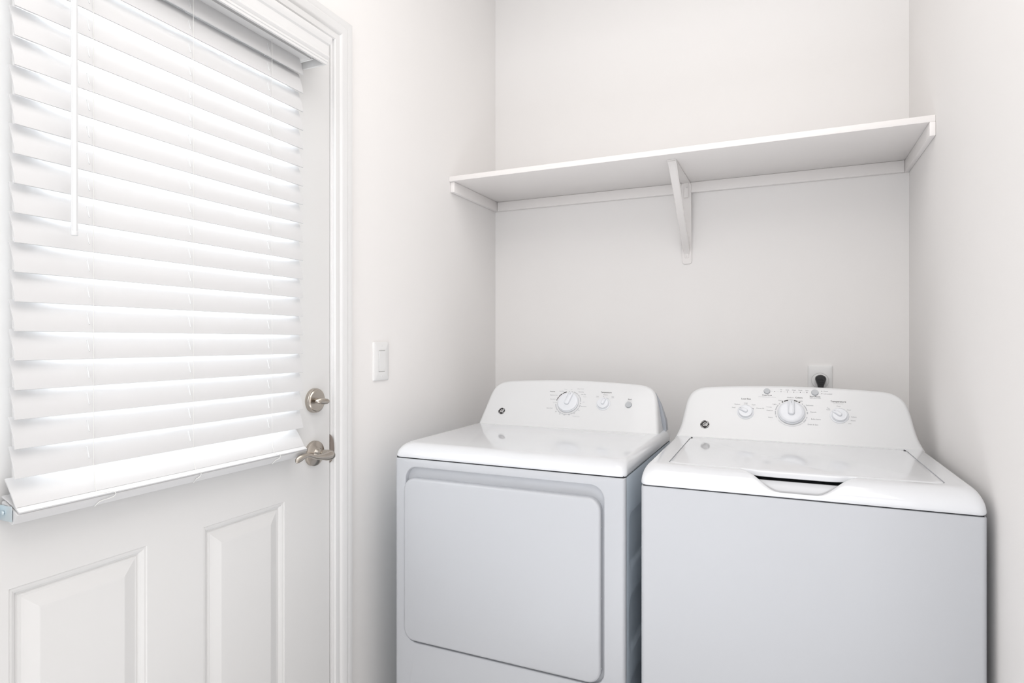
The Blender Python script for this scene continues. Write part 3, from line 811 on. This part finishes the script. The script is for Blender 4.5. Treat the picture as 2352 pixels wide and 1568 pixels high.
# ---- washer ------------------------------------------------------------------
def make_washer():
    root = thing('washing_machine', 'white top-loading washing machine with lid and three knobs, right of the dryer', 'washing machine', (0.0195, 1.478, 0), R(0.9))
    yr = 0.655; gap = 0.8925; ztop = 0.9400; cy = CY0-1.478
    lx0, lx1, ly0, ly1 = -0.2880, 0.2880, 0.0620, 0.5020
    top_cover(root, 0.0, gap+0.0022, ztop, yr, 0.050, 0.018, pocket=(lx0, lx1, ly0, ly1, 0.022), recess=(-0.122, 0.126, 0.046, gap+0.0125, gap+0.0255))
    build_console(root, ztop, cy, yr-0.035, 0.009)
    M = face_matrix(ztop, cy)
    # lid
    bm = NB(); g = 0.0014; rings = []; nc, ne = 8, (120, 40)
    lip = lambda x: max(0.0, 1-(abs(x-0.002)/0.102)**8)
    def LR(i, z, front=0):
        out = []
        for x, y in rrect(lx0+g+i, lx1-g-i, ly0+g+i, ly1-g-i, 0.022, nc, ne):
            w = 0.0
            if y < ly0+0.020: w = lip(x)*(1-(y-ly0-g)/0.020)
            out.append((x, y, z, w))
        return out
    for i, z, dz in ((0.004, ztop-0.0115, -0.0040), (0.0012, ztop-0.0118, -0.0040), (0.0, ztop-0.0105, -0.0040), (0.0, ztop-0.0025, -0.0045), (0.0008, ztop-0.0006, -0.0030), (0.0025, ztop+0.0004, -0.0020), (0.012, ztop+0.0008, 0)):
        rings.append([(x, y-0.004*w, z+dz*w*0.8) for x, y, z, w in LR(i, z)])
    bridge(bm, rings, True, True)
    obj('lid', bm, M_ENAM, root, 40)
    for x in (-0.283, 0.283):
        bm = NB(); box(bm, x-0.0020, x+0.0022, ly1-0.016, ly1-0.004, ztop-0.0105, ztop+0.0014, 0.0006); obj('lid_hinge', bm, M_DARK, root, 0)
    hx = 0.3425
    # cabinet: a plain wrapped shell with rounded front corners
    bm = NB()
    def CR(z, i): return [(x, y, z) for x, y in rrect(-hx+i, hx-i, 0.001+i, yr-0.003-i, 0.011, 6, (1, 1))]
    bridge(bm, [CR(0.035, 0.003), CR(0.036, 0.0), CR(gap-0.0035, 0.0), CR(gap-0.0012, 0.0008), CR(gap-0.0005, 0.0035)], True, True)
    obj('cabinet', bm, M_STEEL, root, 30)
    bm = NB(); box(bm, -hx+0.005, hx-0.005, 0.006, yr-0.008, gap-0.003, gap+0.004); obj('top_joint', bm, M_DARK, root, 0)
    sx = 0.0090
    knob(root, 'cycle_knob', -0.0080+sx, 0.0970, 0.0385, 0, M, 0.0125)
    knob(root, 'load_size_knob', -0.1388+sx, 0.0935, 0.0208, -62, M, 0.0098, True)
    knob(root, 'temperature_knob', 0.1217+sx, 0.0942, 0.0208, -52, M, 0.0098, True)
    button(root, -0.0772+sx, 0.1700, 0.0090, M); button(root, 0.0588+sx, 0.1700, 0.0096, M)
    badge(root, -0.2584+sx, 0.0436, M, 0.0138)
    bm = marks(root, M, (('status_scale', lambda x, y: y > 0.1495 and not (-0.03 < x < 0.035 and y < 0.155)), ('load_size_scale', lambda x, y: x < -0.081), ('temperature_scale', lambda x, y: x > 0.093), ('cycle_scale', lambda x, y: True)))
    c = (-0.0080+sx, 0.0970)
    for a0, a1 in ((-36, -31), (-27, -11), (11, 24), (28, 34)): bm.arc(*c, 0.0425, 0.0460, a0, a1, M, 3)
    bm.arc(*c, 0.0452, 0.0460, -11, 11, M, 1)
    for a0, a1 in ((-112, -104), (-100, -84), (-80, -54), (-50, -45), (42, 47), (52, 78), (82, 92), (105, 112), (116, 132)): bm.arc(*c, 0.0430, 0.0462, a0, a1, M, 2)
    bm.arc(*c, 0.0440, 0.0452, 136, 234, M, 2)
    lc = (-0.1388+sx, 0.0925); bm.arc(*lc, 0.0240, 0.0265, 0, 26, M, 2); bm.arc(*lc, 0.0240, 0.0268, 52, 62, M, 3); bm.arc(*lc, 0.0240, 0.0255, 30, 48, M, 2); bm.arc(*lc, 0.0240, 0.0250, -62, -56, M, 1)
    tc = (0.1217+sx, 0.0942); bm.arc(*tc, 0.0240, 0.0262, 0, 40, M, 2); bm.arc(*tc, 0.0240, 0.0262, 44, 84, M, 2); bm.arc(*tc, 0.0240, 0.0262, 88, 102, M, 2); bm.arc(*tc, 0.0240, 0.0262, 106, 118, M, 2); bm.arc(*tc, 0.0240, 0.0250, -62, -50, M, 1)
    for x in (-0.0547, -0.0364, -0.0180, 0.0002, 0.0184, 0.0370): bm.dot(x+sx, 0.1697, 0.0013, M, 0)
    for y in (0.1758, 0.1672): bm.dot(0.0779+sx, y, 0.0013, M, 0)
    for x0, x1 in ((-0.066, -0.059), (-0.0495, -0.0415), (-0.0315, -0.0235), (-0.0130, -0.005), (0.005, 0.0135), (0.0235, 0.0320)):
        q = bm.pick(x0, 0.1694); q.faces.new([q.verts.new(M @ Vector((a+sx, b, 0))) for a, b in ((x0, 0.1694), (x1, 0.1694), (x1, 0.1699), (x0, 0.1699))]).material_index = 2
    L_ = [('Load Size', -0.1383, 0.1403, 0.0074, 0), ('Large', -0.1385, 0.1255, 0.0050, 1), ('Medium', -0.1640, 0.1200, 0.0052, 1), ('Small', -0.1740, 0.1080, 0.0052, 1), ('Super', -0.1150, 0.1205, 0.0050, 1), ('Precise Fill', -0.0960, 0.1085, 0.0052, 1), ('full load', -0.1385, 0.1203, 0.0034, 2),
          ('Deep Rinse', -0.0767, 0.1560, 0.0060, 0), ('when dispensing fabric softener', -0.0767, 0.1500, 0.0040, 2),
          ('Fill', -0.0364, 0.1766, 0.0050, 1), ('Soak', -0.0180, 0.1766, 0.0050, 1), ('Wash', 0.0002, 0.1766, 0.0050, 1), ('Rinse', 0.0184, 0.1766, 0.0050, 1), ('Spin', 0.0370, 0.1766, 0.0050, 1),
          ('Start/Pause', 0.0588, 0.1562, 0.0066, 0), ('hold 3 secs to reset', 0.0591, 0.1508, 0.0038, 1), ('Pause', 0.0890, 0.1757, 0.0052, 1), ('Lid Locked', 0.0945, 0.1669, 0.0052, 1),
          ('Medium', -0.0100, 0.1502, 0.0058, 1), ('Colors', 0.0140, 0.1507, 0.0072, 0), ('Heavy', -0.0378, 0.1393, 0.0054, 1), ('Light', 0.0190, 0.1393, 0.0058, 1), ('Light', -0.0550, 0.1252, 0.0056, 1), ('Whites', -0.0710, 0.1146, 0.0054, 2), ('Medium', -0.0690, 0.1026, 0.0056, 1), ('Heavy', -0.0665, 0.0791, 0.0054, 1),
          ('Delicates', 0.0430, 0.1254, 0.0056, 1), ('Casuals', 0.0525, 0.1031, 0.0056, 1), ('Bulky Items', 0.0590, 0.0794, 0.0056, 1), ('Drain & Spin', 0.0505, 0.0611, 0.0056, 1),
          ('Temperature', 0.1212, 0.1416, 0.0078, 0), ('cold rinse all cycles', 0.1212, 0.1350, 0.0034, 2), ('Cold', 0.1212, 0.1262, 0.0050, 1), ('Tap', 0.0934, 0.1185, 0.0050, 1), ('Cold', 0.0933, 0.1135, 0.0050, 1), ('Cool', 0.1480, 0.1150, 0.0050, 1), ('Colors', 0.1595, 0.0923, 0.0050, 1), ('Warm', 0.1570, 0.0802, 0.0050, 1), ('Hot', 0.1480, 0.0702, 0.0050, 1)]
    bm.texts([(s, x+sx, y, z, m) for s, x, y, z, m in L_])
    bm.done()
    for x in (-0.30, 0.30):
        for y in (0.05, yr-0.06):
            bm = NB(); cyl(bm, (x, y, 0.0), (0, 0, 1), 0.022, 0.012, 20); cyl(bm, (x, y, 0.012), (0, 0, 1), 0.006, 0.026, 12); obj('foot', bm, M_RUBBER, root, 30)
    return root
washer = make_washer()
